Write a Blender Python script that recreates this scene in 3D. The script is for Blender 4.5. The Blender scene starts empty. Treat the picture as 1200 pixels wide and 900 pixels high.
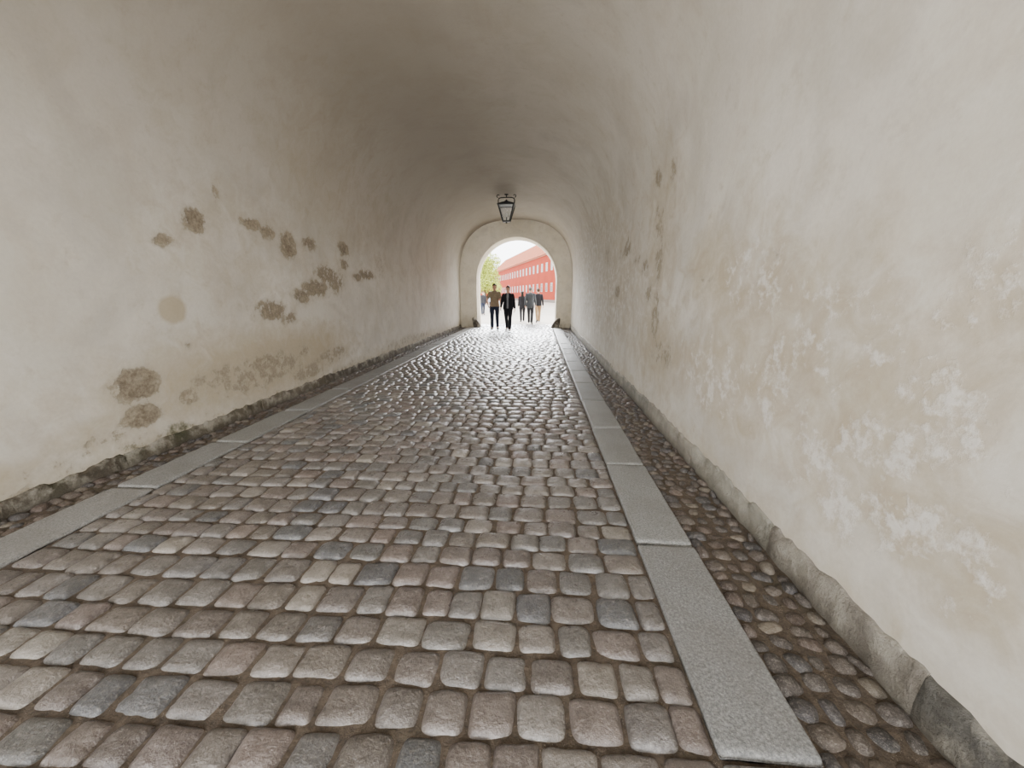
import bpy, math, random
import numpy as np
from mathutils import Vector
PI=math.pi
random.seed(4); RNG=np.random.RandomState(7)
SC=bpy.context.scene; COL=SC.collection
# ------------------------------------------------------------------ measures
XL,XR=-3.62,1.38; XC=(XL+XR)/2; R=(XR-XL)/2; HS=2.1; PE=2.6
Y0,Y1=-3.0,17.7; YE=18.9
CH=1.45; PITCH=math.radians(13.1); YAW=math.radians(4.09); FPX=450.0
cam=bpy.data.cameras.new('camera'); cam.sensor_width=36; cam.lens=FPX/1200*36; cam.clip_start=.05; cam.clip_end=1000
co=bpy.data.objects.new('camera',cam); COL.objects.link(co); co.location=(0,0,CH); co.rotation_euler=(PI/2-PITCH,0,YAW); SC.camera=co
rt=np.array([math.cos(YAW),math.sin(YAW),0]); fh=np.array([-math.sin(YAW),math.cos(YAW),0])
fw=fh*math.cos(PITCH)-np.array([0,0,math.sin(PITCH)]); up=fh*math.sin(PITCH)+np.array([0,0,math.cos(PITCH)])
def on_wall(px,py):
    """measured photo point -> (Y, s) on the tunnel lining, s = girth from the left wall foot"""
    d=rt*(px-600)/FPX+fw-up*(py-450)/FPX
    for X in (XL,XR):
        if d[0]*(X)>0:
            t=X/d[0]; z=CH+t*d[2]
            if z<=HS: return (t*d[1], max(z,0) if X==XL else HS*2+PI*R-max(z,0))
    f=lambda t:(abs((t*d[0]-XC)/R)**PE+(max(0,CH+t*d[2]-HS)/R)**PE)-1
    lo,hi=0,80.
    for _ in range(60):
        t=(lo+hi)/2
        if f(t)>0: hi=t
        else: lo=t
    x=(t*d[0]-XC)/R; z=max(0,(CH+t*d[2]-HS)/R); th=math.atan2(z**(PE/2),abs(x)**(PE/2))
    if x>0: th=PI-th
    return (t*d[1],HS+R*th)
# ------------------------------------------------------------------ noise
TAB=RNG.rand(8,256,256)
def vn(x,y,k=0):
    T=TAB[k%8]; xi=np.floor(x).astype(int); yi=np.floor(y).astype(int); fx=x-xi; fy=y-yi
    fx=fx*fx*(3-2*fx); fy=fy*fy*(3-2*fy); g=lambda i,j:T[(xi+i)%256,(yi+j)%256]
    return (g(0,0)*(1-fx)+g(1,0)*fx)*(1-fy)+(g(0,1)*(1-fx)+g(1,1)*fx)*fy
# ------------------------------------------------------------------ mesh helpers
def lin(r,g,b):
    f=lambda c:(c/255/12.92) if c/255<=.04045 else ((c/255+.055)/1.055)**2.4
    return (f(r),f(g),f(b),1)
def mk(name,V,F,mats,parent=None,smooth=True,col=None,mi=None,attr='tint'):
    V=np.asarray(V,dtype=np.float32); me=bpy.data.meshes.new(name)
    if isinstance(F,np.ndarray):
        me.vertices.add(len(V)); me.vertices.foreach_set('co',V.ravel())
        me.loops.add(F.size); me.loops.foreach_set('vertex_index',F.ravel().astype(np.int32))
        me.polygons.add(len(F)); me.polygons.foreach_set('loop_start',np.arange(0,F.size,F.shape[1],dtype=np.int32))
        me.update(calc_edges=True)
    else:
        me.from_pydata(V.tolist(),[],F)
    if not isinstance(mats,(list,tuple)): mats=[mats]
    for m in mats: me.materials.append(m)
    if mi is not None: me.polygons.foreach_set('material_index',np.asarray(mi,dtype=np.int32))
    me.polygons.foreach_set('use_smooth',[smooth]*len(me.polygons))
    if col is not None:
        a=me.attributes.new(attr,'FLOAT_COLOR','POINT'); a.data.foreach_set('color',np.asarray(col,dtype=np.float32).ravel())
    o=bpy.data.objects.new(name,me); COL.objects.link(o)
    if parent: o.parent=parent
    return o
def grid_faces(n,m,off=0,flip=False):
    i,j=np.meshgrid(np.arange(n-1),np.arange(m-1),indexing='ij'); a=(i*m+j).ravel()+off
    F=np.stack([a,a+m,a+m+1,a+1],1)
    return F[:,::-1].copy() if flip else F
def tag(o,label,cat,group=None,kind=None):
    o['label']=label; o['category']=cat
    if group:o['group']=group
    if kind:o['kind']=kind
    return o
def empty(name,loc,rz=0):
    o=bpy.data.objects.new(name,None); COL.objects.link(o); o.location=loc; o.rotation_euler=(0,0,rz); o.empty_display_size=.1
    return o
class MB:
    def __init__(s): s.V=[]; s.F=[]
    def add(s,V,F):
        k=len(s.V); s.V+= [tuple(v) for v in V]; s.F+=[tuple(i+k for i in f) for f in F]
    def box(s,a,b):
        x0,y0,z0=a;x1,y1,z1=b
        s.add([(x0,y0,z0),(x1,y0,z0),(x1,y1,z0),(x0,y1,z0),(x0,y0,z1),(x1,y0,z1),(x1,y1,z1),(x0,y1,z1)],
              [(0,3,2,1),(4,5,6,7),(0,1,5,4),(1,2,6,5),(2,3,7,6),(3,0,4,7)])
    def tube(s,P,Rd,ref=(1,0,0),n=14,up=None):
        P=[Vector(p) for p in P]; V=[];F=[]
        for i,p in enumerate(P):
            d=(P[min(i+1,len(P)-1)]-P[max(i-1,0)]).normalized() if up is None else Vector(up)
            a=Vector(ref); a=(a-d*a.dot(d)).normalized(); b=d.cross(a)
            r=Rd[i]; ra,rb=(r if isinstance(r,(tuple,list)) else (r,r))
            for k in range(n):
                t=2*PI*k/n; V.append(p+a*ra*math.cos(t)+b*rb*math.sin(t))
        for i in range(len(P)-1):
            for k in range(n):
                F.append((i*n+k,i*n+(k+1)%n,(i+1)*n+(k+1)%n,(i+1)*n+k))
        F.append(tuple(reversed(range(n)))); F.append(tuple((len(P)-1)*n+k for k in range(n)))
        s.add(V,F)
    def ball(s,c,r,n=12,m=8):
        r=r if isinstance(r,(tuple,list)) else (r,r,r)
        zs=[-math.cos(PI*(i+.5)/m) for i in range(m)]
        s.tube([(c[0],c[1],c[2]+r[2]*z) for z in zs],[(r[0]*math.sqrt(1-z*z),r[1]*math.sqrt(1-z*z)) for z in zs],n=n,up=(0,0,1))
    def build(s,name,mat,parent=None,smooth=False): return mk(name,s.V,s.F,mat,parent,smooth)
    def remesh(s,name,mat,parent,vox,it=3,cut=None,sc=1.0):
        V=[(v[0]*sc,v[1]*sc,v[2]*sc) for v in s.V]
        t=mk('tmp',V,s.F,mat)
        r=t.modifiers.new('r','REMESH'); r.mode='VOXEL'; r.voxel_size=vox; r.use_smooth_shade=True
        if it:
            q=t.modifiers.new('s','SMOOTH'); q.iterations=it; q.factor=.5
        dg=bpy.context.evaluated_depsgraph_get(); me=bpy.data.meshes.new_from_object(t.evaluated_get(dg))
        bpy.data.objects.remove(t)
        me.name=name
        if cut:
            import bmesh
            bm=bmesh.new(); bm.from_mesh(me); bmesh.ops.delete(bm,geom=[v for v in bm.verts if cut(v.co/sc)],context='VERTS'); bm.to_mesh(me); bm.free()
        me.materials.clear(); me.materials.append(mat)
        me.polygons.foreach_set('use_smooth',[True]*len(me.polygons))
        o=bpy.data.objects.new(name,me); COL.objects.link(o); o.parent=parent
        return o
# ------------------------------------------------------------------ materials
class NM:
    def __init__(s,name,rough=.8,spec=.3):
        s.m=bpy.data.materials.new(name); s.m.use_nodes=True; s.t=s.m.node_tree; s.b=s.t.nodes['Principled BSDF']
        s.b.inputs['Roughness'].default_value=rough; s.b.inputs['Specular IOR Level'].default_value=spec
        s.co=s.t.nodes.new('ShaderNodeTexCoord').outputs['Object']
    def L(s,a,b):
        if hasattr(a,'links'): s.t.links.new(a,b)
        else: b.default_value=a
    def noise(s,sc,det=5,ro=.55,dist=0,vec=None):
        n=s.t.nodes.new('ShaderNodeTexNoise'); n.inputs['Scale'].default_value=sc; n.inputs['Detail'].default_value=det
        n.inputs['Roughness'].default_value=ro; n.inputs['Distortion'].default_value=dist; s.L(vec or s.co,n.inputs['Vector']); return n.outputs['Fac']
    def voro(s,sc):
        n=s.t.nodes.new('ShaderNodeTexVoronoi'); n.inputs['Scale'].default_value=sc; s.L(s.co,n.inputs['Vector']); return n.outputs
    def math(s,op,a,b=0.,clamp=False):
        n=s.t.nodes.new('ShaderNodeMath'); n.operation=op; n.use_clamp=clamp; s.L(a,n.inputs[0]); s.L(b,n.inputs[1]); return n.outputs[0]
    def step(s,v,a,b,lo=0.,hi=1.):
        n=s.t.nodes.new('ShaderNodeMapRange'); s.L(v,n.inputs[0])
        for i,x in enumerate((a,b,lo,hi)): n.inputs[i+1].default_value=x
        return n.outputs[0]
    def mix(s,f,a,b,mode='MIX'):
        n=s.t.nodes.new('ShaderNodeMix'); n.data_type='RGBA'; n.blend_type=mode; s.L(f,n.inputs[0]); s.L(a,n.inputs[6]); s.L(b,n.inputs[7]); return n.outputs[2]
    def attr(s,name):
        n=s.t.nodes.new('ShaderNodeAttribute'); n.attribute_name=name; return n
    def sep(s,c):
        n=s.t.nodes.new('ShaderNodeSeparateColor'); s.L(c,n.inputs[0]); return n.outputs
    def xyz(s):
        n=s.t.nodes.new('ShaderNodeSeparateXYZ'); s.L(s.co,n.inputs[0]); return n.outputs
    def bump(s,h,st,dist=.01,prev=None):
        n=s.t.nodes.new('ShaderNodeBump'); n.inputs['Strength'].default_value=st; n.inputs['Distance'].default_value=dist; s.L(h,n.inputs['Height'])
        if prev: s.L(prev,n.inputs['Normal'])
        s.L(n.outputs[0],s.b.inputs['Normal']); return n.outputs[0]
    def col(s,c): s.L(c,s.b.inputs['Base Color']); return s
def plain(name,c,rough=.7,spec=.3,sc=6,var=.18,bump=.2,metal=0):
    m=NM(name,rough,spec); n=m.noise(sc,5); d=tuple(x*(1-var) for x in c[:3])+(1,); e=tuple(min(1,x*(1+var)) for x in c[:3])+(1,)
    m.col(m.mix(m.step(n,.3,.7),d,e)); m.b.inputs['Metallic'].default_value=metal
    if bump: m.bump(m.noise(sc*6,4),bump,.005)
    return m.m
def plaster(name,A,B,stainc,vault_shade=True):
    m=NM(name,.75,.25); at=m.attr('marks'); r,g,b=m.sep(at.outputs['Color'])[:3]; al=at.outputs['Alpha']
    n1=m.noise(.5,6,.6,.4); n2=m.noise(2.2,8,.65,.5); n3=m.noise(9,8,.7); n4=m.noise(38,5,.7); n5=m.noise(5,6,.65,.8); n6=m.noise(1.1,6,.6,.6)
    c=m.mix(m.step(n1,.35,.65),A,B)
    c=m.mix(m.step(n2,.46,.68,0,.4),c,stainc)
    c=m.mix(m.step(n6,.48,.62,0,.3),c,lin(180,174,163))
    # faint all-over peeling of the topmost limewash
    pe=m.math('MULTIPLY',m.step(n3,.5,.62),m.step(n5,.46,.64,0,.38))
    c=m.mix(pe,c,lin(188,178,160))
    st=m.step(m.math('ADD',g,m.math('MULTIPLY',m.math('SUBTRACT',n5,.5),1.4)),.25,1.1,0,.75)
    c=m.mix(st,c,lin(184,169,140))
    # whitewash flakes
    c=m.mix(m.step(m.math('ADD',al,m.math('MULTIPLY',m.math('SUBTRACT',n5,.5),1.2)),.2,.7,0,.65),c,lin(188,173,149))
    fl=m.math('ADD',al,m.math('MULTIPLY',m.math('SUBTRACT',n3,.5),2.2)); flm=m.step(fl,.5,.76,0,.85)
    c=m.mix(flm,c,lin(233,229,222))
    c=m.mix(m.step(n4,.35,.8,0,.14),c,lin(120,108,92))
    # shade of the vault painted into the plaster, deeper overhead and on the left
    if vault_shade:
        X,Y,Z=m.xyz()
        shade=m.math('MULTIPLY',m.step(Z,1.7,4.4),m.step(X,1.4,-1.6,.25,1.))
        shade=m.math('MULTIPLY',shade,m.step(n1,.3,.7,.72,.85))
        c=m.mix(shade,c,lin(136,127,114))
    # lost plaster
    q=m.math('ADD',r,m.math('MULTIPLY',m.math('SUBTRACT',n3,.5),1.5)); sp=m.step(q,.46,.62); halo=m.step(q,.2,.5,0,.4)
    c=m.mix(halo,c,lin(176,166,147))
    c=m.mix(sp,c,m.mix(m.step(n3,.38,.62),m.mix(m.step(n4,.3,.7),lin(104,93,79),lin(138,125,107)),m.mix(m.step(n4,.3,.7),lin(148,136,116),lin(186,175,155))))
    ms=m.step(m.math('ADD',b,m.math('MULTIPLY',m.math('SUBTRACT',n3,.5),1.5)),.5,.85,0,.75)
    c=m.mix(ms,c,lin(66,70,42))
    m.col(c)
    h=m.math('ADD',m.math('MULTIPLY',n3,.2),m.math('MULTIPLY',n4,.08)); h=m.math('SUBTRACT',h,m.math('MULTIPLY',sp,.8)); h=m.math('ADD',h,m.math('MULTIPLY',flm,.2))
    p=m.bump(h,.4,.014); m.bump(m.noise(3.2,4),.1,.04,p)
    return m.m
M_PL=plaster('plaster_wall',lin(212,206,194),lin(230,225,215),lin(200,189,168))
M_END=plaster('plaster_end',lin(218,209,189),lin(229,221,204),lin(204,193,169),False)
def stone(name,rough0,rough1,spec,coat=0):
    m=NM(name,.5,spec); at=m.attr('tint').outputs['Color']
    n1=m.noise(14,7,.7); n2=m.noise(60,5,.7); n3=m.noise(180,3,.7)
    c=m.mix(m.step(n1,.35,.7,0,.5),at,m.mix(1.,at,lin(158,151,146),'MULTIPLY'))
    c=m.mix(m.step(n2,.52,.68,0,.5),c,lin(138,131,124)); c=m.mix(m.step(n2,.3,.46,.5,0),c,lin(46,43,41)); c=m.mix(m.step(n3,.54,.68,0,.4),c,lin(162,154,146))
    m.col(c); m.L(m.step(n1,.3,.7,rough0,rough1),m.b.inputs['Roughness'])
    m.b.inputs['Coat Weight'].default_value=coat; m.b.inputs['Coat Roughness'].default_value=.24
    p=m.bump(n2,.5,.006); m.bump(n1,.8,.02,p); return m.m
M_SETT=stone('sett_granite',.22,.42,.8,.28); M_GUT=stone('gutter_pebble',.4,.6,.4)
def granite():
    m=NM('kerb_granite',.5,.45); at=m.attr('tint').outputs['Color']; n=m.noise(95,4,.8); v=m.noise(30,6,.8); w=m.noise(3,5)
    c=m.mix(m.step(n,.42,.5,.65,0),at,lin(78,78,78)); c=m.mix(m.step(n,.55,.64,0,.55),c,lin(178,176,172)); c=m.mix(m.step(w,.4,.7,0,.45),c,lin(106,102,97)); c=m.mix(m.step(v,.5,.7,0,.3),c,lin(96,94,92))
    m.col(c); p=m.bump(n,.3,.004); m.bump(v,.5,.012,p); return m.m
M_KERB=granite()
def soil(name,a,b,rough,sc=40):
    m=NM(name,rough,.3); n=m.noise(sc,6,.8); v=m.voro(130); f=m.step(v['Distance'],.0,.24,1,0); w=m.noise(22,2)
    c=m.mix(m.step(n,.35,.65),a,b); c=m.mix(m.math('MULTIPLY',f,m.step(w,.5,.6)),c,lin(178,168,152)); c=m.mix(m.step(m.noise(2.5,5),.58,.72,0,.4),c,lin(60,60,40))
    m.col(c); m.bump(n,.9,.02); return m.m
M_SOIL=soil('joint_soil',lin(60,51,43),lin(106,93,78),.7)
M_GRAV=plain('pale_gravel',lin(186,178,166),.9,.2,.8,.1,.3)
def plinthm():
    m=NM('plinth_stone',.75,.3); at=m.attr('tint').outputs['Color']; n=m.noise(20,7,.75); k=m.noise(5,6,.7); X,Y,Z=m.xyz()
    c=m.mix(m.step(n,.35,.65,0,.75),at,m.mix(1.,at,lin(166,163,156),'MULTIPLY')); c=m.mix(m.step(k,.46,.6,0,.6),c,lin(184,178,164))
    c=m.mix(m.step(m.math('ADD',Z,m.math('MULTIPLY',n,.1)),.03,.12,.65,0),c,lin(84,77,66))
    m.col(c); p=m.bump(n,1.,.022); m.bump(m.noise(70,4),.5,.008,p); return m.m
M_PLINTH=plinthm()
M_IRON=plain('black_iron',(.008,.008,.009,1),.5,.4,20,.3,.2)
def glass(name,c,al):
    m=NM(name,.15,.5); m.b.inputs['Transmission Weight'].default_value=al; m.b.inputs['IOR'].default_value=1.05; m.col(m.mix(m.noise(9,3),c,c)); return m.m
M_GLASS=glass('lantern_glass',(.93,.95,.96,1),.85)
M_BULB=plain('bulb_opal',(.8,.78,.7,1),.3,.5,5,.03,0)
# ------------------------------------------------------------------ lining marks
LOST=[(228,256,12,12,.85),(190,281,11,7,.68),(161,450,22,16,1.0),(167,487,18,11,1.0),(222,464,13,9,.58),(296,262,11,7,.7),(314,271,9,7,.7),(340,292,8,12,.8),(363,285,8,7,.7),(403,291,6,7,.75),(404,310,5,6,.65),
 (430,322,9,5,.68),(372,338,14,10,.68),(384,322,12,10,.66),(394,330,9,12,.62),(355,347,9,8,.7),(320,364,16,11,.7),(340,372,9,7,.62),(308,358,6,5,.6),(253,228,5,14,.5),(262,440,34,14,.5),(318,430,44,18,.54),(350,412,14,10,.5),(300,445,44,12,.54),(360,436,18,10,.53),(390,415,20,8,.5),(445,315,5,12,.45),
 (220,405,5,5,.58),(420,325,5,5,.65),(115,515,45,8,.45),(60,545,60,7,.42),(480,398,30,5,.45),(385,420,30,8,.45),
 (735,291,4,10,.6),(723,342,3,8,.6),(772,208,4,10,.6),(757,314,4,9,.54),(747,305,4,5,.53),(773,300,4,36,.53),(789,200,4,14,.5),(768,370,5,32,.5),(772,255,4,20,.5),(760,345,4,12,.5),(775,415,13,15,.5),(728,300,3,5,.45),(712,300,3,12,.45),
 (830,330,8,10,.4),(905,300,8,6,.38),(1010,300,10,8,.38)]
STAIN=[(202,363,10,10,2.6),(380,180,60,90,.55),(300,300,80,70,.45),(210,110,60,60,.35),(320,425,95,34,1.1),(120,505,70,22,.8),(420,240,50,60,.45),(30,560,60,22,.8),(560,200,60,40,.35),
 (835,315,28,45,.85),(1000,290,45,40,.65),(930,330,50,50,.7),(870,410,60,60,.75),(1000,470,90,60,.8),(1180,380,60,120,.65),(770,410,22,40,.85),(775,280,14,80,.7),(900,240,40,40,.45),(1080,600,90,70,.75),(725,330,16,50,.5),(860,500,40,30,.6),(1150,700,60,60,.7),(640,215,60,40,.3),(1090,430,60,60,.6),(1020,380,50,40,.6)]
FLAKE=[(955,535,42,50,.58),(975,590,34,30,.58),(1050,610,60,40,.58),(1130,640,75,45,.54),(935,420,40,45,.54),(905,470,40,35,.54),(1020,525,55,40,.56),(1090,705,45,25,.5),(990,350,50,30,.48),(700,350,25,50,.52),(690,300,20,40,.52),(830,440,40,40,.5),(1100,480,70,70,.52),(880,330,40,45,.48),(1150,330,70,70,.46),(1050,400,60,50,.48)]
MOSS=[(208,503,18,9,.66),(150,527,12,8,.56),(60,562,20,5,.35)]
def marks(Yg,Sg):
    out=np.zeros(Yg.shape+(4,))
    for ch,lst in ((0,LOST),(1,STAIN),(2,MOSS),(3,FLAKE)):
        for (px,py,rx,ry,w) in lst:
            y,s=on_wall(px,py); 
            a=[on_wall(px+rx,py),on_wall(px-rx,py)]; b=[on_wall(px,py+ry),on_wall(px,py-ry)]
            ry_=max(abs(a[0][0]-a[1][0])/2,.035); rs_=max(abs(b[0][1]-b[1][1])/2,.035)
            d=np.sqrt(((Yg-y)/ry_)**2+((Sg-s)/rs_)**2); v=w*np.clip(1.5-d*.75,0,1)
            out[...,ch]=np.maximum(out[...,ch],np.where(d<2,v,0))
    SE=np.minimum(Sg,2*HS+PI*R-Sg)
    out[...,1]=np.maximum(out[...,1],np.clip(.95-SE/.5,0,1)*.95)
    out[...,0]=np.maximum(out[...,0],np.where(Sg<3,np.clip(.66-SE/.5,0,1),np.clip(.56-SE/.4,0,1)))
    return out
def prof(Yg,Sg):
    X=np.empty_like(Yg);Z=np.empty_like(Yg);NX=np.empty_like(Yg);NZ=np.zeros_like(Yg)
    a=Sg<=HS; c=Sg>=HS+PI*R; b=~a&~c; th=np.clip((Sg-HS)/R,0,PI); cs,sn=np.cos(th),np.maximum(np.sin(th),0)
    ux=-np.sign(cs)*abs(cs)**(2/PE); uz=sn**(2/PE)
    X[a]=XL;Z[a]=Sg[a];NX[a]=1
    X[b]=(XC+R*ux)[b];Z[b]=(HS+R*uz)[b]
    nx=-np.sign(ux)*abs(ux)**(PE-1); nz=-uz**(PE-1); q=np.sqrt(nx*nx+nz*nz); NX[b]=(nx/q)[b];NZ[b]=(nz/q)[b]
    X[c]=XR;Z[c]=(2*HS+PI*R-Sg)[c];NX[c]=-1
    return X,Z,NX,NZ
WAV=.035
def lining(name,s0,s1,ds,dy,mat,label,kind):
    ny=int((Y1+.15-Y0)/dy)+1; ns=int((s1-s0)/ds)+1
    y=np.linspace(Y0,Y1+.15,ny); s=np.linspace(s0,s1,ns); Yg,Sg=np.meshgrid(y,s,indexing='ij')
    X,Z,NX,NZ=prof(Yg,Sg)
    amp=1-.88*np.sin(np.clip((Sg-HS)/R,0,PI))**.6
    d=((vn(Yg*.55+9,Sg*.6,0)-.5)*WAV+(vn(Yg*1.7,Sg*1.9,1)-.5)*.008+(vn(Yg*4.5,Sg*4.5,2)-.5)*.004)*amp+(vn(Yg*11,Sg*11,3)-.5)*.001
    V=np.stack([X+NX*d,Yg,Z+NZ*d],-1).reshape(-1,3)
    o=mk(name,V,grid_faces(ny,ns),mat,col=marks(Yg,Sg).reshape(-1,4),attr='marks')
    return tag(o,label,kind,kind='structure')
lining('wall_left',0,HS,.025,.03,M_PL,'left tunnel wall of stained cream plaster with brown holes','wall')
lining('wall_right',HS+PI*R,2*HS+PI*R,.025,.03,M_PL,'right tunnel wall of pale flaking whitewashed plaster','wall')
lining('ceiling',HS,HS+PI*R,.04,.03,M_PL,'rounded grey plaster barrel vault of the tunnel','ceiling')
# end wall with arched opening
OW=1.80; OX=-1.08; OS=2.1; ZT=OS+OW
inn=[(OX-OW,z) for z in np.linspace(-.1,OS,16)]+[(OX-OW*math.cos(t),OS+OW*math.sin(t)) for t in np.linspace(0,PI,50)[1:-1]]+[(OX+OW,z) for z in np.linspace(OS,-.1,16)]
outr=[(OX-5,z) for z in np.linspace(-.1,OS,16)]+[(OX-5*math.cos(t),OS+5*math.sin(t)) for t in np.linspace(0,PI,50)[1:-1]]+[(OX+5,z) for z in np.linspace(OS,-.1,16)]
n=len(inn); rows=[]
for fr in (1,.75,.5,.3,.2,.1,.03): rows.append([(a[0]+(b[0]-a[0])*fr,Y1,a[1]+(b[1]-a[1])*fr) for a,b in zip(inn,outr)])
rows.append([(a[0],Y1+.03,a[1]) for a in inn])
for yy in np.linspace(Y1+.12,YE,10): rows.append([(a[0],yy,a[1]) for a in inn])
rows.append([(b[0],YE,b[1]) for b in outr])
V=np.array(rows).reshape(-1,3); V[:,1]+=(vn(V[:,0]*2+30,V[:,2]*2+9,4)-.5)*.03; V[:,0]+=(vn(V[:,1]*3+30,V[:,2]*3+9,5)-.5)*.02
mkcol=np.zeros((len(V),4)); mkcol[:,1]=.2+np.clip(.8-V[:,2],0,.5); mkcol[:,0]=np.clip(.45-V[:,2]*.8,0,.5)
tag(mk('wall_back',V,grid_faces(len(rows),n),M_END,col=mkcol,attr='marks'),'cream plastered end wall with the round arched gateway opening','wall',kind='structure')
# ------------------------------------------------------------------ stones
class Stones:
    def __init__(s): s.V=[];s.F=[];s.C=[];s.k=0;s.mi=[]
    def add(s,quad,z,n,p,dome,drop,col,tilt=(0,0),rough=.003,pw=8,lip=None):
        t=np.linspace(-1,1,n); t=np.sin(PI/2*t); 
        if pw>8.5: t=np.sign(t)*(1-(1-abs(t))**1.35)
        if lip: t[1]=-1+lip; t[-2]=1-lip
        U,W=np.meshgrid(t,t,indexing='ij')
        m=np.maximum(abs(U),abs(W)); q=(abs(U)**p+abs(W)**p)**(1/p); q[q==0]=1; f=m/q; f[m==0]=1; u=U*f; w=W*f
        a,b,c,d=[np.array(k) for k in quad]
        uu=(u+1)/2; ww=(w+1)/2
        XY=(a*((1-uu)*(1-ww))[...,None]+b*(uu*(1-ww))[...,None]+c*(uu*ww)[...,None]+d*((1-uu)*ww)[...,None])
        Z=z+dome*(1-m*m)-drop*m**pw+tilt[0]*u+tilt[1]*w+(vn(XY[...,0]*22,XY[...,1]*22,3)-.5)*rough*2+(vn(XY[...,0]*60,XY[...,1]*60,4)-.5)*rough
        s.V.append(np.concatenate([XY,Z[...,None]],-1).reshape(-1,3)); s.F.append(grid_faces(n,n,s.k)); s.C.append(np.tile(np.array(col),(n*n,1))); s.k+=n*n
def vary(c,a=.18):
    k=random.uniform(1-a,1+a); return (c[0]*k*random.uniform(.98,1.02),c[1]*k,c[2]*k*random.uniform(.98,1.02),1)
PAL=[lin(100,93,88)]*6+[lin(97,88,83)]*5+[lin(102,98,94)]*7+[lin(91,89,87)]*5+[lin(80,81,83)]*3+[lin(114,108,102)]*4+[lin(107,96,90)]*4+[lin(97,90,83)]*3+[lin(126,120,112)]*2
KL0,KL1,KR0,KR1=-3.26,-2.92,.60,.93
S=Stones(); y=-1.2
while y<YE+.5:
    h=random.uniform(.142,.182); x=KL1+.006; first=True
    wob=random.uniform(-.004,.004)
    while x<KR0-.05:
        w=random.uniform(.14,.215)
        if first: w*=random.uniform(.5,1); first=False
        if KR0-.006-(x+w)<.09: w=KR0-.006-x
        g=random.uniform(-.0035,.001); j=lambda:random.uniform(-.008,.008)
        cv=lambda X:.010*math.sin((X+1.2)*1.1)+.006*math.sin(y*1.7+X*2.1)+wob*(X+1.1)
        x0,x1=x+g,x+w-g; y0,y1=y+g,y+h-g
        if x1-x0>.04:
            nn=15 if y<3.2 else (10 if y<8 else 8)
            quad=[(x0+j(),y0+cv(x0)+j()),(x1+j(),y0+cv(x1)+j()),(x1+j(),y1+cv(x1)+j()),(x0+j(),y1+cv(x0)+j())]
            S.add(quad,random.uniform(-.005,.004),nn,random.uniform(4.5,8),random.uniform(.005,.011),.032,vary(random.choice(PAL),.14),(random.uniform(-.0035,.0035),random.uniform(-.0035,.0035)),.004,8.8)
        x+=w
    y+=h
GP=[lin(86,77,69)]*5+[lin(74,68,63)]*5+[lin(66,63,62)]*4+[lin(92,80,71)]*3+[lin(108,99,87)]*2+[lin(80,68,60)]*2
NS=len(S.F)
for (ga,gb) in ((XL+.03,KL0-.01),(KR1+.01,XR-.02)):
    y=-1.2
    while y<YE:
        h=random.uniform(.07,.11); x=ga+random.uniform(-.02,.01)
        while x<gb-.04:
            w=random.uniform(.065,.135); w=min(w,gb-x)
            if w>.035:
                yo=random.uniform(-.015,.015); cx=x+w/2; cy=y+h/2+yo; a=random.uniform(-.45,.45); rx=w*.5*random.uniform(.94,1.1); ry=h*.5*random.uniform(1.0,1.25)
                rx=min(rx,(cx-ga)+.01,(gb-cx)+.01)
                quad=[]
                for (sx,sy) in ((-1,-1),(1,-1),(1,1),(-1,1)):
                    px=sx*rx*random.uniform(.88,1.05); py=sy*ry*random.uniform(.88,1.05)
                    quad.append((cx+px*math.cos(a)-py*math.sin(a),cy+px*math.sin(a)+py*math.cos(a)))
                rel=abs((cx-ga)/(gb-ga)-.5)*2
                S.add(quad,-.031+.012*rel+random.uniform(-.009,.003),10 if y<3 else (7 if y<7 else 5),random.uniform(2.4,3.6),random.uniform(.005,.012),.03,vary(random.choice(GP),.16),(random.uniform(-.006,.006),random.uniform(-.006,.006)),.004,5)
            x+=w
        y+=h*.95
ni=sum(len(f) for f in S.F[:NS]); ng=sum(len(f) for f in S.F[NS:])
bx=np.linspace(XL-.1,XR+.1,110); by=np.linspace(Y0,YE+.6,480); BX,BY=np.meshgrid(bx,by,indexing='ij')
gut=((BX<KL0)|(BX>KR1)).astype(float)
BZ=-.0135-.0225*gut+(vn(BX*14,BY*14,6)-.5)*.009+(vn(BX*45,BY*45,7)-.5)*.006
BV=np.stack([BX,BY,BZ],-1).reshape(-1,3); BF=grid_faces(110,480,S.k)
V=np.concatenate(S.V+[BV]); F=np.concatenate(S.F+[BF]); C=np.concatenate(S.C+[np.tile(np.array(lin(80,66,54)),(len(BV),1))])
fl=mk('floor',V,F,[M_SETT,M_GUT,M_SOIL],col=C,mi=[0]*ni+[1]*ng+[2]*len(BF))
tag(fl,'cobbled tunnel roadway of worn granite setts with pebbled gutters','floor',kind='structure')
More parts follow.
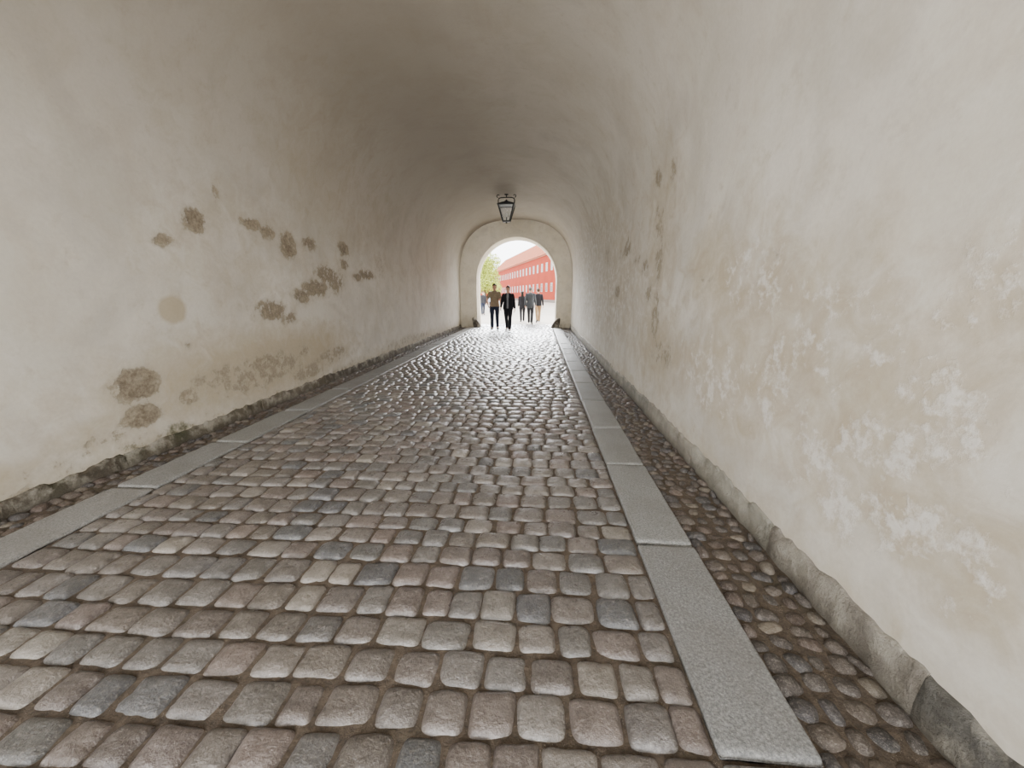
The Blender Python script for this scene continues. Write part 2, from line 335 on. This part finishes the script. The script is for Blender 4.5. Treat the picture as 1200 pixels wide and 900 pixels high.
# kerb slabs
ORD='first second third fourth fifth sixth seventh eighth ninth tenth eleventh twelfth thirteenth fourteenth fifteenth sixteenth seventeenth eighteenth nineteenth twentieth'.split()
def kerbs(x0,x1,joints,side,skip):
    for i in range(len(joints)-1):
        a,b=joints[i],joints[i+1]; T=Stones(); g=.002; jx=lambda:random.uniform(-.003,.003)
        cy=(a+b)/2; cx=(x0+x1)/2
        nn=28 if a<4 else 14
        T.add([(x0+jx()-cx,a+g-cy),(x1+jx()-cx,a+g-cy),(x1+jx()-cx,b-g-cy),(x0+jx()-cx,b-g-cy)],0,nn,50,.001,.05,vary(lin(132,131,128),.09),(random.uniform(-.001,.001),random.uniform(-.0015,.0015)),.003,90,lip=.014)
        o=mk('kerb_slab',np.concatenate(T.V),np.concatenate(T.F),M_KERB,col=np.concatenate(T.C)); o.location=(cx,cy,.009)
        k=i-skip
        if k<0: lab='long grey granite kerb slab on the %s, nearest of all to the viewer'%side
        else: lab='long grey granite kerb slab beside the %s gutter, %s in the row counted from the viewer'%(side,ORD[min(k,19)])
        tag(o,lab,'kerb stone','granite kerb slabs along the %s gutter'%side)
def ext(lst):
    while lst[-1]<18.2: lst.append(lst[-1]+random.uniform(.95,1.2))
    lst[-1]=YE+.2 ; return lst
kerbs(KR0,KR1,ext([-.15,.97,2.07,3.17,4.12,5.25]),'right',0)
kerbs(KL0,KL1,ext([.42,1.45,2.49,3.42,4.5]),'left',1)
# plinths
def plinth(side):
    T=[];Fs=[];Cs=[];k=0; y=-1.2
    x=XR if side>0 else XL
    js=[-1.2,.0,1.18,2.1,3.3] if side>0 else [-1.2]
    ji=0
    while y<Y1:
        L=random.uniform(.8,1.7); yb=min(y+L,Y1)
        if ji+1<len(js): yb=js[ji+1]
        ji+=1
        h=random.uniform(.135,.15) if side>0 else random.uniform(.085,.10); pr=random.uniform(.014,.02)
        ny=max(4,int((yb-y)/.025)); ys=np.linspace(y,yb,ny)
        pf=[(pr+.012,-.08),(pr+.012,-.03),(pr+.008,.03),(pr+.004,h*.5),(pr,h*.85),(pr*.8,h*.97),(pr*.5,h),(.0,h+.01),(-.06,h+.012)]
        V=[]
        for yy in ys:
            e=min(1,min(yy-y,yb-yy)/.015)
            for (o,z) in pf:
                o2=(o-.005*(1-e)) if o>0 else o
                V.append((o2,yy,z))
        V=np.array(V); w=(vn(V[:,1]*7+side*9,V[:,2]*9+3,2)-.5)*.014+(vn(V[:,1]*25,V[:,2]*25+3,5)-.5)*.011; V[:,0]=V[:,0]+w*(V[:,0]>0); V[:,2]+=((vn(V[:,1]*5+7,V[:,1]*0,6)-.5)*.035+(vn(V[:,1]*19+7,V[:,1]*0,5)-.5)*.028)*(V[:,2]>.05)
        V[:,0]=x-side*V[:,0]
        V[:,0]+=-side*((vn(V[:,1]*.55+9,(V[:,2] if side<0 else 2*HS+PI*R-V[:,2])*.6,0)-.5)*WAV)
        c=vary(random.choice([lin(166,161,150),lin(160,155,144),lin(172,167,155),lin(152,148,139)] if side>0 else [lin(98,91,76),lin(88,80,67),lin(108,100,84)]),.06)
        if side>0 and yb<1.3: c=lin(108,105,99)
        elif side>0 and yb<2.2: c=lin(146,139,129)
        CC=np.tile(np.array(c),(len(V),1))
        if side<0:
            g=np.array(lin(62,68,42)); am=np.clip(vn(V[:,1]*2.2,V[:,2]*6,1)*1.8-1.2,0,1)*.4; 
            for (px,py,_,_,wt) in MOSS:
                yy=on_wall(px,py)[0]; am=np.maximum(am,np.clip(1.2-abs(V[:,1]-yy)/.12,0,1)*wt)
            CC=CC*(1-am[:,None])+g*am[:,None]
        T.append(V);Cs.append(CC);Fs.append(grid_faces(ny,len(pf),k,flip=side<0)); k+=len(V); y=yb
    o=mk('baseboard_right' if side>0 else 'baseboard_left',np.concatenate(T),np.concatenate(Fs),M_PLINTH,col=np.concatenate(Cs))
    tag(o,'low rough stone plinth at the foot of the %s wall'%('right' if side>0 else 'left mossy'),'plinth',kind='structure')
plinth(1);plinth(-1)
# guard stones
def guard(x,y,lean,label):
    m=MB(); P=[];Rr=[]
    for i,(z,r,q) in enumerate([(-.05,.2,.2),(.05,.2,.19),(.18,.17,.165),(.3,.135,.13),(.40,.09,.09),(.44,.04,.04)]):
        P.append((lean*z*.7+random.uniform(-.012,.012),random.uniform(-.012,.012),z)); Rr.append((r,q))
    m.tube(P,Rr,n=9,up=(0,0,1)); o=mk('guard_stone',m.V,m.F,M_PLINTH,col=[lin(84,76,66)]*len(m.V)); o.location=(x,y,0)
    s=o.modifiers.new('s','SUBSURF'); s.levels=1; s.render_levels=1
    tag(o,label,'guard stone','guard stones at the gateway jambs')
guard(OX-OW+.06,Y1-.18,-.6,'worn leaning guard stone at the foot of the left gateway jamb')
guard(OX+OW-.06,Y1-.18,.6,'worn leaning guard stone at the foot of the right gateway jamb')
# ------------------------------------------------------------------ lantern
LY=13.4; LZ=HS+R
t=empty('hanging_lantern',(XC-.02,LY,LZ)); tag(t,'black iron four-sided tapering glass lantern hanging from the vault','lantern')
m=MB(); m.tube([(0,0,.05),(0,0,-.01),(0,0,-.03)],[.07,.07,.03]); m.build('ceiling_plate',M_IRON,t,True)
m=MB(); m.tube([(0,0,-.02),(0,0,-.10)],[.016,.016]); m.build('stem',M_IRON,t,True)
zt,zb,wt,wb=-.32,-.82,.255,.11
m=MB()
for sx in (-1,1):
    m.tube([(0,0,-.09),(sx*.17,0,-.095),(sx*.245,0,-.12),(sx*.265,0,-.17),(sx*.26,0,zt)],[.018]*5,ref=(0,1,0),n=8)
    m.tube([(sx*(.27+.04*math.sin(a)),0,-.09+.04-.04*math.cos(a)) for a in np.linspace(0,4.4,9)],[.012]*9,ref=(0,1,0),n=8)
m.build('bracket',M_IRON,t,True)
m=MB(); 
m.add([(-.29,-.29,zt),(.29,-.29,zt),(.29,.29,zt),(-.29,.29,zt),(-.1,-.1,zt+.09),(.1,-.1,zt+.09),(.1,.1,zt+.09),(-.1,.1,zt+.09)],[(0,3,2,1),(4,5,6,7),(0,1,5,4),(1,2,6,5),(2,3,7,6),(3,0,4,7)])
m.box((-.06,-.06,zt+.09),(.06,.06,zt+.12)); m.ball((0,0,zt+.14),.03); m.build('roof',M_IRON,t)
m=MB()
cs=[(-1,-1),(1,-1),(1,1),(-1,1)]
for i,(a,b) in enumerate(cs):
    c,d=cs[(i+1)%4]
    m.tube([(a*wt,b*wt,zt),(a*wb,b*wb,zb)],[.021,.021],n=6); m.tube([(a*wt,b*wt,zt-.01),(c*wt,d*wt,zt-.01)],[.021,.021],n=6,ref=(0,0,1)); m.tube([(a*wb,b*wb,zb),(c*wb,d*wb,zb)],[.021,.021],n=6,ref=(0,0,1))
m.build('frame',M_IRON,t)
for i,(a,b) in enumerate(cs):
    c,d=cs[(i+1)%4]; m=MB(); f=.97
    m.add([(a*wt*f,b*wt*f,zt-.01),(c*wt*f,d*wt*f,zt-.01),(c*wb*f,d*wb*f,zb),(a*wb*f,b*wb*f,zb)],[(0,1,2,3)]); m.build('pane',M_GLASS,t)
m=MB(); m.box((-.11,-.11,zb-.02),(.11,.11,zb)); m.tube([(0,0,zb-.02),(0,0,zb-.04),(0,0,zb-.06)],[.03,.035,.01]); m.build('bottom_finial',M_IRON,t)
m=MB(); m.tube([(0,0,zb),(0,0,zb+.14)],[.018,.018]); h=m.build('lamp_holder',M_IRON,t); m=MB(); m.ball((0,0,zb+.19),(.04,.04,.06)); m.build('bulb',M_BULB,h,True)
# ------------------------------------------------------------------ outside
V=[(-160,YE+.1,-.006),(160,YE+.1,-.006),(160,320,-.006),(-160,320,-.006),(-60,-60,-.02),(60,-60,-.02),(60,Y0,-.02),(-60,Y0,-.02)]
tag(mk('ground',V,[(0,1,2,3),(4,5,6,7)],M_GRAV,smooth=False),'pale bright gravel yard beyond the gateway','ground',kind='structure')
M_RED=plain('red_limewash',(.30,.04,.019,1),.85,.1,.4,.12,.1); M_ROOF=plain('red_roof_tile',(.34,.10,.045,1),.8,.1,1.2,.2,.3)
M_WHITE=plain('white_paint',(.5,.48,.46,1),.6,.3,2,.04,0); M_PANE=plain('window_glass',(.08,.08,.09,1),.15,.5,.6,.3,0)
M_COR=plain('pale_cornice',lin(176,118,98),.8,.2,2,.05,0)
P0=Vector((9.65,45,0)); P1=Vector((-17.8,147,0)); D=(P1-P0); LEN=D.length
b=empty('barracks_building',P0,math.atan2(D.y,D.x)); tag(b,'long two-storey red barracks with orange tiled roof behind the right-hand walkers','building')
EH=9.0; DP=10
m=MB(); m.box((0,-DP,0),(LEN,0,EH)); m.build('wall',M_RED,b)
m=MB(); RH=4.9
m.add([(-.3,.45,EH-.05),(LEN+.3,.45,EH-.05),(LEN+.3,-DP-.45,EH-.05),(-.3,-DP-.45,EH-.05),(-.3,-DP/2,EH+RH),(LEN+.3,-DP/2,EH+RH)],[(0,1,5,4),(2,3,4,5),(0,4,3),(1,2,5),(0,3,2,1)]); m.build('roof',M_ROOF,b)
m=MB(); m.box((0,0,EH-.26),(LEN,.22,EH-.06)); m.build('cornice',M_COR,b)
m=MB(); m.box((0,0,0),(LEN,.08,.5)); m.build('plinth',plain('grey_plinth',lin(120,110,104),.8,.2),b)
def window(x,z,w,h,first=[None]):
    if first[0] is None:
        m=MB(); f=.11
        m.box((-w/2,-.02,-h/2),(-w/2+f,.05,h/2)); m.box((w/2-f,-.02,-h/2),(w/2,.05,h/2)); m.box((-w/2,-.02,h/2-f),(w/2,.05,h/2)); m.box((-w/2,-.02,-h/2),(w/2,.05,-h/2+f)); m.box((-.05,-.02,-h/2),(.05,.045,h/2)); m.box((-w/2,-.02,h*.15),(w/2,.045,h*.15+.08))
        o=m.build('window',M_WHITE,b); m=MB(); m.box((-w/2+f,-.02,-h/2+f),(w/2-f,.02,h/2-f)); p=m.build('pane',M_PANE,o); first[0]=(o,p)
    else:
        o=first[0][0].copy(); COL.objects.link(o); o.parent=b; p=first[0][1].copy(); COL.objects.link(p); p.parent=o
    o.location=(x,.0,z)
x=2
while x<LEN-1.5:
    window(x,6.6,1.2,1.6); window(x,2.8,1.2,1.6); x+=3.4
b2=empty('low_building',(-17.5,98,0)); tag(b2,'low red outbuilding with tiled roof beyond the green tree','building')
m=MB(); m.box((0,0,0),(7,5,2.6)); m.build('wall',M_RED,b2); m=MB(); m.add([(-.3,-.3,2.55),(7.3,-.3,2.55),(7.3,5.3,2.55),(-.3,5.3,2.55),(-.3,2.5,4.2),(7.3,2.5,4.2)],[(0,1,5,4),(2,3,4,5),(0,4,3),(1,2,5),(0,3,2,1)]); m.build('roof',M_ROOF,b2)
for xx in (1.5,3.5,5.5):
    m=MB(); m.box((xx-.5,-.06,.9),(xx+.5,0,2)); m.build('window',M_WHITE,b2)
def leafm(n,c):
    m=NM(n,.6,.15); m.col(m.mix(m.step(m.noise(1.3,4),.35,.65),tuple(x*.75 for x in c[:3])+(1,),c)); return m.m
M_BARK=plain('bark',lin(92,76,60),.9,.2,4,.3,.5)
def tree(loc,H,cw,cz0,label,c,nl=8000):
    t=empty('leafy_tree',loc); tag(t,label,'tree','trees beyond the gateway')
    m=MB(); m.tube([(0,0,-.1),(.05,0,H*.25),(0,.05,H*.5),(.1,0,H*.8)],[.2,.15,.11,.04],n=10)
    bl=[]
    for i in range(9):
        a=i*2.4; z=cz0+(H-cz0)*(.15+.7*((i*37)%9)/9); r=cw*.5*(.35+.4*random.random())*(1-abs((z-cz0)/(H-cz0)-.45)*.9)
        p=(r*math.cos(a),r*math.sin(a),z); bl.append(p); m.tube([(0,0,cz0*.8+(z-cz0)*.3),(p[0]*.6,p[1]*.6,z*.9),p],[.07,.045,.02],n=6)
    m.build('trunk',M_BARK,t,True)
    V=[];F=[]
    bl.append((0,0,H-.35*cw)); bl.append((0,0,(H+cz0)/2))
    for i in range(nl):
        c0=bl[i%len(bl)]; d=Vector((random.gauss(0,1),random.gauss(0,1),random.gauss(0,.85))).normalized()*(cw*.27*random.random()**.4)
        p=Vector(c0)+d; s=.14*random.uniform(.7,1.3); u=Vector((random.gauss(0,1),random.gauss(0,1),random.gauss(0,1))).normalized(); w=u.orthogonal().normalized()
        k=len(V); V+=[p-u*s,p+w*s*.5,p+u*s,p-w*s*.5]; F.append((k,k+1,k+2,k+3))
    mk('foliage',np.array([tuple(v) for v in V]),np.array(F),leafm('foliage_green',c),t,smooth=False)
tree((-8.4,60,0),7.6,5.0,1.6,'bright green leafy tree just left of the red barracks',(.50,.58,.10,1))
tree((-14.2,72,0),10,7,1.8,'taller green tree at the left edge of the gateway view',(.44,.54,.10,1))
# ------------------------------------------------------------------ people
def cloth(n,c,r=.85): return plain(n,c,r,.2,14,.12,.2)
M_SKIN=plain('skin',lin(205,158,134),.55,.35,8,.06,.05)
def person(loc,rz,H,label,cfg):
    sc=H/1.75; root=empty('person',loc,rz); tag(root,label,'person',cfg.get('group','pedestrians at the gateway'))
    vox=cfg.get('vox',.0065)
    th=[cfg['legs'][0][0],cfg['legs'][1][0]]; kn=[cfg['legs'][0][1],cfg['legs'][1][1]]; rad=math.radians
    def chain(hz):
        out=[]
        for i,sx in enumerate((-1,1)):
            a=rad(th[i]); q=a-rad(kn[i]); hip=Vector((sx*.092,0,hz)); knee=hip+Vector((0,-math.sin(a),-math.cos(a)))*.43; ank=knee+Vector((sx*-.005,-math.sin(q),-math.cos(q)))*.42
            fp=rad(cfg['foot'][i]); f=Vector((sx*.12,-math.cos(fp),math.sin(fp))).normalized(); dn=Vector((0,-math.sin(fp),-math.cos(fp)))
            heel=ank-f*.06+dn*.045; ball=ank+f*.12+dn*.06; toe=ank+f*.185+dn*.062
            if fp<-.2: toe=ball+(Vector((sx*.12,-1,-.15)).normalized())*.065
            out.append((hip,knee,ank,heel,ball,toe,f,dn))
        return out
    c=chain(1.0); low=min(min(k[3].z,k[4].z,k[5].z) for k in c)-.032; hz=1.0-low; c=chain(hz); dz=hz-.93
    TZ=lambda z:z+dz
    ln=cfg.get('lean',0)
    def tp(x,y,z): return (x,y-ln*(z-.93),TZ(z))
    fem=cfg.get('fem',False); shw=.165 if fem else .182
    arms=[]
    for i,sx in enumerate((-1,1)):
        sw,ab,el=cfg['arms'][i]; sh=Vector(tp(sx*shw,.0,1.405)); sw,ab,el=rad(sw),rad(ab),rad(el)
        d1=Vector((sx*math.sin(ab),-math.sin(sw)*math.cos(ab),-math.cos(sw)*math.cos(ab))); e=sh+d1*.285
        inw=cfg.get('inward',(0,0))[i]
        d2=Vector((sx*(math.sin(ab*.5)-inw),-math.sin(sw+el),-math.cos(sw+el))).normalized(); w=e+d2*.255
        arms.append((sh,e,w,d1,d2,sx))
    B=MB()
    B.tube([tp(0,.0,z) for z in (.88,.94,1.03,1.12,1.25,1.36,1.42,1.46)],[(.11,.07),(.135,.085),(.125,.08),(.11,.075),(.135,.085),(.145,.085),(.11,.065),(.05,.05)],up=(0,0,1),n=18)
    B.tube([tp(0,.01,1.42),tp(0,.0,1.5),tp(0,-.005,1.58)],[.06,.053,.056])
    B.tube([tp(0,y,z) for (z,_,_,y) in HEAD],[(a,b) for (_,a,b,_) in HEAD],up=(0,0,1),n=18)
    B.tube([tp(0,-.088,1.655),tp(0,-.104,1.625),tp(0,-.112,1.605)],[.009,.012,.014]); 
    B.tube([tp(-.022,-.089,1.568),tp(0,-.096,1.568),tp(.022,-.089,1.568)],[.006,.009,.006],ref=(0,0,1),n=8)
    for sx in(-1,1): B.ball(tp(sx*.077,.005,1.625),(.012,.02,.033)); B.tube([tp(sx*.012,-.092,1.662),tp(sx*.045,-.08,1.664)],[.006,.006],ref=(0,0,1),n=8)
    for (hip,knee,ank,heel,ball,toe,f,dn) in c:
        B.tube([hip+Vector((0,0,-.01)),hip.lerp(knee,.4),knee,knee.lerp(ank,.3)+Vector((0,.01,0)),ank],[.066,.062,.046,.046,.034]); B.tube([ank,ank.lerp(ball,.5),ball],[.032,.026,.02])
    for (sh,e,w,d1,d2,sx) in arms:
        B.tube([sh+Vector((-sx*.06,0,-.015)),sh+Vector((-sx*.008,0,-.012)),sh.lerp(e,.35),e,e.lerp(w,.3),w],[.038,.038,.042,.036,.038,.025])
        nrm=Vector((-sx,0,0)); nrm=(nrm-d2*nrm.dot(d2)).normalized(); sd=d2.cross(nrm).normalized()
        if sd.y>0: sd=-sd
        p1=w+d2*.09; B.tube([w,w+d2*.03,w+d2*.07,p1],[(.026,.02),(.034,.018),(.041,.017),(.038,.014)],ref=sd)
        for k,(o,l) in enumerate(((.031,.066),(.0105,.078),(-.0105,.072),(-.031,.056))):
            s0=w+d2*.082+sd*o*.95; q1=s0+d2*l*.5+nrm*.01+sd*o*.12; q2=q1+d2*l*.38+nrm*.024; q3=q2+d2*l*.15+nrm*.02
            B.tube([s0,q1,q2,q3],[.0095,.009,.0082,.007],ref=sd,n=8)
        s0=w+d2*.03+sd*.028; q1=s0+sd*.028+d2*.028+nrm*.008; q2=q1+sd*.008+d2*.03+nrm*.01; B.tube([s0,q1,q2],[.013,.011,.009],ref=nrm,n=8)
    B.remesh('body',cfg.get('skin',M_SKIN),root,vox,3,sc=sc)
    T=MB(); T.tube([tp(0,.0,z) for z in (.83,.90,.97,1.04)],[(.15,.115),(.172,.125),(.168,.12),(.155,.112)],up=(0,0,1),n=18)
    lw=cfg.get('legw',1.0)
    for (hip,knee,ank,heel,ball,toe,f,dn) in c: T.tube([hip+Vector((0,0,.05)),hip+Vector((0,.005,-.05)),hip.lerp(knee,.5),knee,knee.lerp(ank,.4)+Vector((0,.01,0)),ank.lerp(knee,.1),ank+(ank-knee).normalized()*.02],[.09*lw,.098*lw,.088*lw,.072*lw,.068*lw,.062*lw,.064*lw])
    T.remesh('trousers',cfg['trousers'],root,.010,2,sc=sc)
    if cfg.get('open'):
        S_=MB(); S_.tube([tp(0,.0,z) for z in (.90,1.03,1.12,1.25,1.36,1.43,1.475)],[(.176,.132),(.168,.125),(.150,.114),(.162,.12),(.165,.114),(.13,.09),(.072,.068)],up=(0,0,1),n=18); S_.remesh('shirt',cfg['shirt'],root,.010,2,sc=sc)
    J=MB(); k=1.12 if cfg.get('open') else 1.0; bz=cfg.get('hem',.90)
    J.tube([tp(0,.0,z) for z in (bz,.96,1.05,1.14,1.26,1.37,1.43,1.465,1.495)],[(.19*k,.145*k),(.185*k,.138*k),(.172*k,.125*k),(.165*k,.118*k),(.178*k,.124*k),(.19,.12*k),(.175,.105*k),(.12,.085),(.072,.07)],up=(0,0,1),n=20)
    for (sh,e,w,d1,d2,sx) in arms:
        J.ball(tuple(sh+Vector((-sx*.012,0,.0))),(.072,.07,.068))
        if cfg.get('short'): J.tube([sh+Vector((-sx*.04,0,.0)),sh,sh.lerp(e,.4),sh.lerp(e,.74)],[.062,.066,.063,.066])
        else: J.tube([sh+Vector((-sx*.04,0,.0)),sh,sh.lerp(e,.4),e,e.lerp(w,.5),e.lerp(w,.97)],[.062,.067,.062,.055,.05,.044])
    J.remesh(cfg.get('topname','shirt'),cfg['top'],root,.010,3,sc=sc,cut=(lambda v:abs(v.x)<.028+.02*(v.z-dz-1.0) and v.y<-.03-ln*(v.z-dz-.93) and v.z>TZ(.8)) if cfg.get('open') else None)
    for (hip,knee,ank,heel,ball,toe,f,dn) in c:
        H_=MB(); H_.tube([heel-f*.025,heel,ank+dn*.045+f*.03,ball,toe,toe+f*.028],[(.026,.026),(.04,.034),(.042,.038),(.05,.032),(.042,.026),(.02,.014)],ref=(1,0,0)); H_.tube([ank+Vector((0,0,.03)),ank+dn*.05],[.045,.045]); H_.remesh('shoe',cfg['shoe'],root,.009,2,sc=sc)
    Hh=MB(); hr=[(1.585,.05,.035,.062),(1.61,.074,.055,.05),(1.645,.083,.074,.036),(1.68,.085,.094,.022),(1.705,.082,.106,.006),(1.73,.066,.090,.008),(1.75,.046,.062,.01),(1.768,.02,.026,.01)]
    Hh.tube([tp(0,y,z) for (z,_,_,y) in hr],[(a,b_) for (_,a,b_,_) in hr],up=(0,0,1),n=18)
    if cfg.get('long'): Hh.tube([tp(0,.05,1.66),tp(0,.075,1.56),tp(0,.085,1.44),tp(0,.09,1.36)],[(.078,.05),(.075,.04),(.085,.035),(.05,.015)],ref=(1,0,0))
    Hh.remesh('hair',cfg['hair'],root,.008,2,sc=sc)
    for sx in (-1,1):
        e=MB(); e.ball(tuple(a*sc for a in tp(sx*.03,-.083,1.64)),(.012*sc,.012*sc,.008*sc)); e.build('eye',M_EYE,root,True)
HEAD=[(1.522,.034,.04,-.038),(1.545,.052,.064,-.02),(1.58,.066,.084,-.008),(1.62,.074,.094,0),(1.66,.077,.098,.004),(1.70,.071,.09,.008),(1.728,.052,.066,.01),(1.748,.02,.028,.01)]
M_EYE=plain('eye_dark',(.05,.035,.03,1),.2,.6,3,.05,0)
BLK=cloth('black_cloth',(.013,.013,.017,1)); NAVY=cloth('dark_denim',lin(40,46,62)); TAN=cloth('tan_tee',lin(136,120,98)); LSH=cloth('grey_shirt',lin(128,128,130)); GRY=cloth('grey_coat',lin(78,82,88)); KHA=cloth('khaki_cloth',lin(144,118,88)); CHA=cloth('charcoal_cloth',lin(46,46,50))
SHW=plain('pale_shoe',lin(205,202,196),.6,.3,4,.05,0); SHD=plain('dark_shoe',(.02,.018,.016,1),.5,.4,4,.1,0); HB=cloth('brown_hair',lin(60,44,32),.6); HD=cloth('dark_hair',lin(28,24,21),.6); HG=cloth('grey_hair',lin(120,114,108),.7); BLU=cloth('pale_blue_cloth',lin(160,174,192))
person((-1.86,16.0,.006),.06,1.86,'man in tan short-sleeved shirt and dark jeans walking through the gateway, elbow out',dict(legs=[(20,6),(-12,14)],foot=[8,-22],arms=[(-6,24,50),(14,10,16)],inward=(.42,0),short=True,top=TAN,topname='shirt',trousers=NAVY,shoe=SHD,hair=HB))
person((-1.28,15.7,.006),-.05,1.80,'man in open black jacket and black trousers walking beside the tan-shirted man',dict(legs=[(-16,16),(20,6)],foot=[-22,8],arms=[(20,9,18),(-18,9,8)],lean=.04,open=True,shirt=LSH,top=BLK,topname='jacket',hem=.86,trousers=BLK,shoe=SHW,hair=HD))
person((-.96,21.3,0),PI+.1,1.64,'short figure in all-black clothes walking just outside the arch',dict(vox=.009,fem=True,long=True,legs=[(18,5),(-14,16)],foot=[5,-18],arms=[(-14,7,8),(16,7,14)],top=BLK,topname='coat',hem=.76,trousers=BLK,shoe=SHD,hair=HD))
person((-.48,19.6,0),PI-.08,1.80,'grey-haired person in long grey coat leading the right-hand group of walkers',dict(vox=.008,legs=[(-12,12),(18,5)],foot=[-18,5],arms=[(16,8,14),(-14,8,8)],top=GRY,topname='coat',hem=.76,trousers=CHA,shoe=SHD,hair=HG))
person((-.10,20.9,0),PI+.15,1.77,'person in black jacket and khaki trousers, rightmost walker outside the arch',dict(vox=.008,legs=[(16,5),(-14,14)],foot=[5,-18],arms=[(-14,9,10),(14,9,20)],top=BLK,topname='jacket',hem=.86,trousers=KHA,shoe=SHD,hair=HB))
person((-4.1,28,0),.3,1.65,'distant small figure in dark clothes by the left jamb of the arch',dict(vox=.011,legs=[(10,5),(-10,10)],foot=[5,-15],arms=[(-8,8,10),(8,8,10)],top=CHA,topname='jacket',trousers=NAVY,shoe=SHD,hair=HD))
person((-3.85,31,0),PI,1.7,'distant figure in pale blue top seen beside the tan-shirted man',dict(vox=.011,legs=[(10,5),(-10,10)],foot=[5,-15],arms=[(-8,8,10),(8,8,10)],top=BLU,topname='shirt',trousers=NAVY,shoe=SHD,hair=HB))
# ------------------------------------------------------------------ light
w=bpy.data.worlds.new('world'); SC.world=w; w.use_nodes=True; bg=w.node_tree.nodes['Background']; bg.inputs[0].default_value=(.96,.98,1,1); bg.inputs[1].default_value=8.4
def area(name,loc,target,sx,sy,power,spread,c=(1,1,1)):
    l=bpy.data.lights.new(name,'AREA'); l.shape='RECTANGLE'; l.size=sx; l.size_y=sy; l.energy=power; l.spread=math.radians(spread); l.color=c
    o=bpy.data.objects.new(name,l); COL.objects.link(o); o.location=loc; o.rotation_euler=(Vector(target)-Vector(loc)).to_track_quat('-Z','Y').to_euler(); return o
area('entrance_fill',(XC,-2.9,1.9),(XC+.4,12,2.0),4.2,2.8,150,80,(1,.995,.985))  # added fill panel behind the camera, lifts the dim middle of the tunnel
area('yard_fill',(-3,42,13),(XC,12,1.6),24,8,6000,46,(.95,.975,1))  # added fill panel above the view, brightens the far end and sett sheen
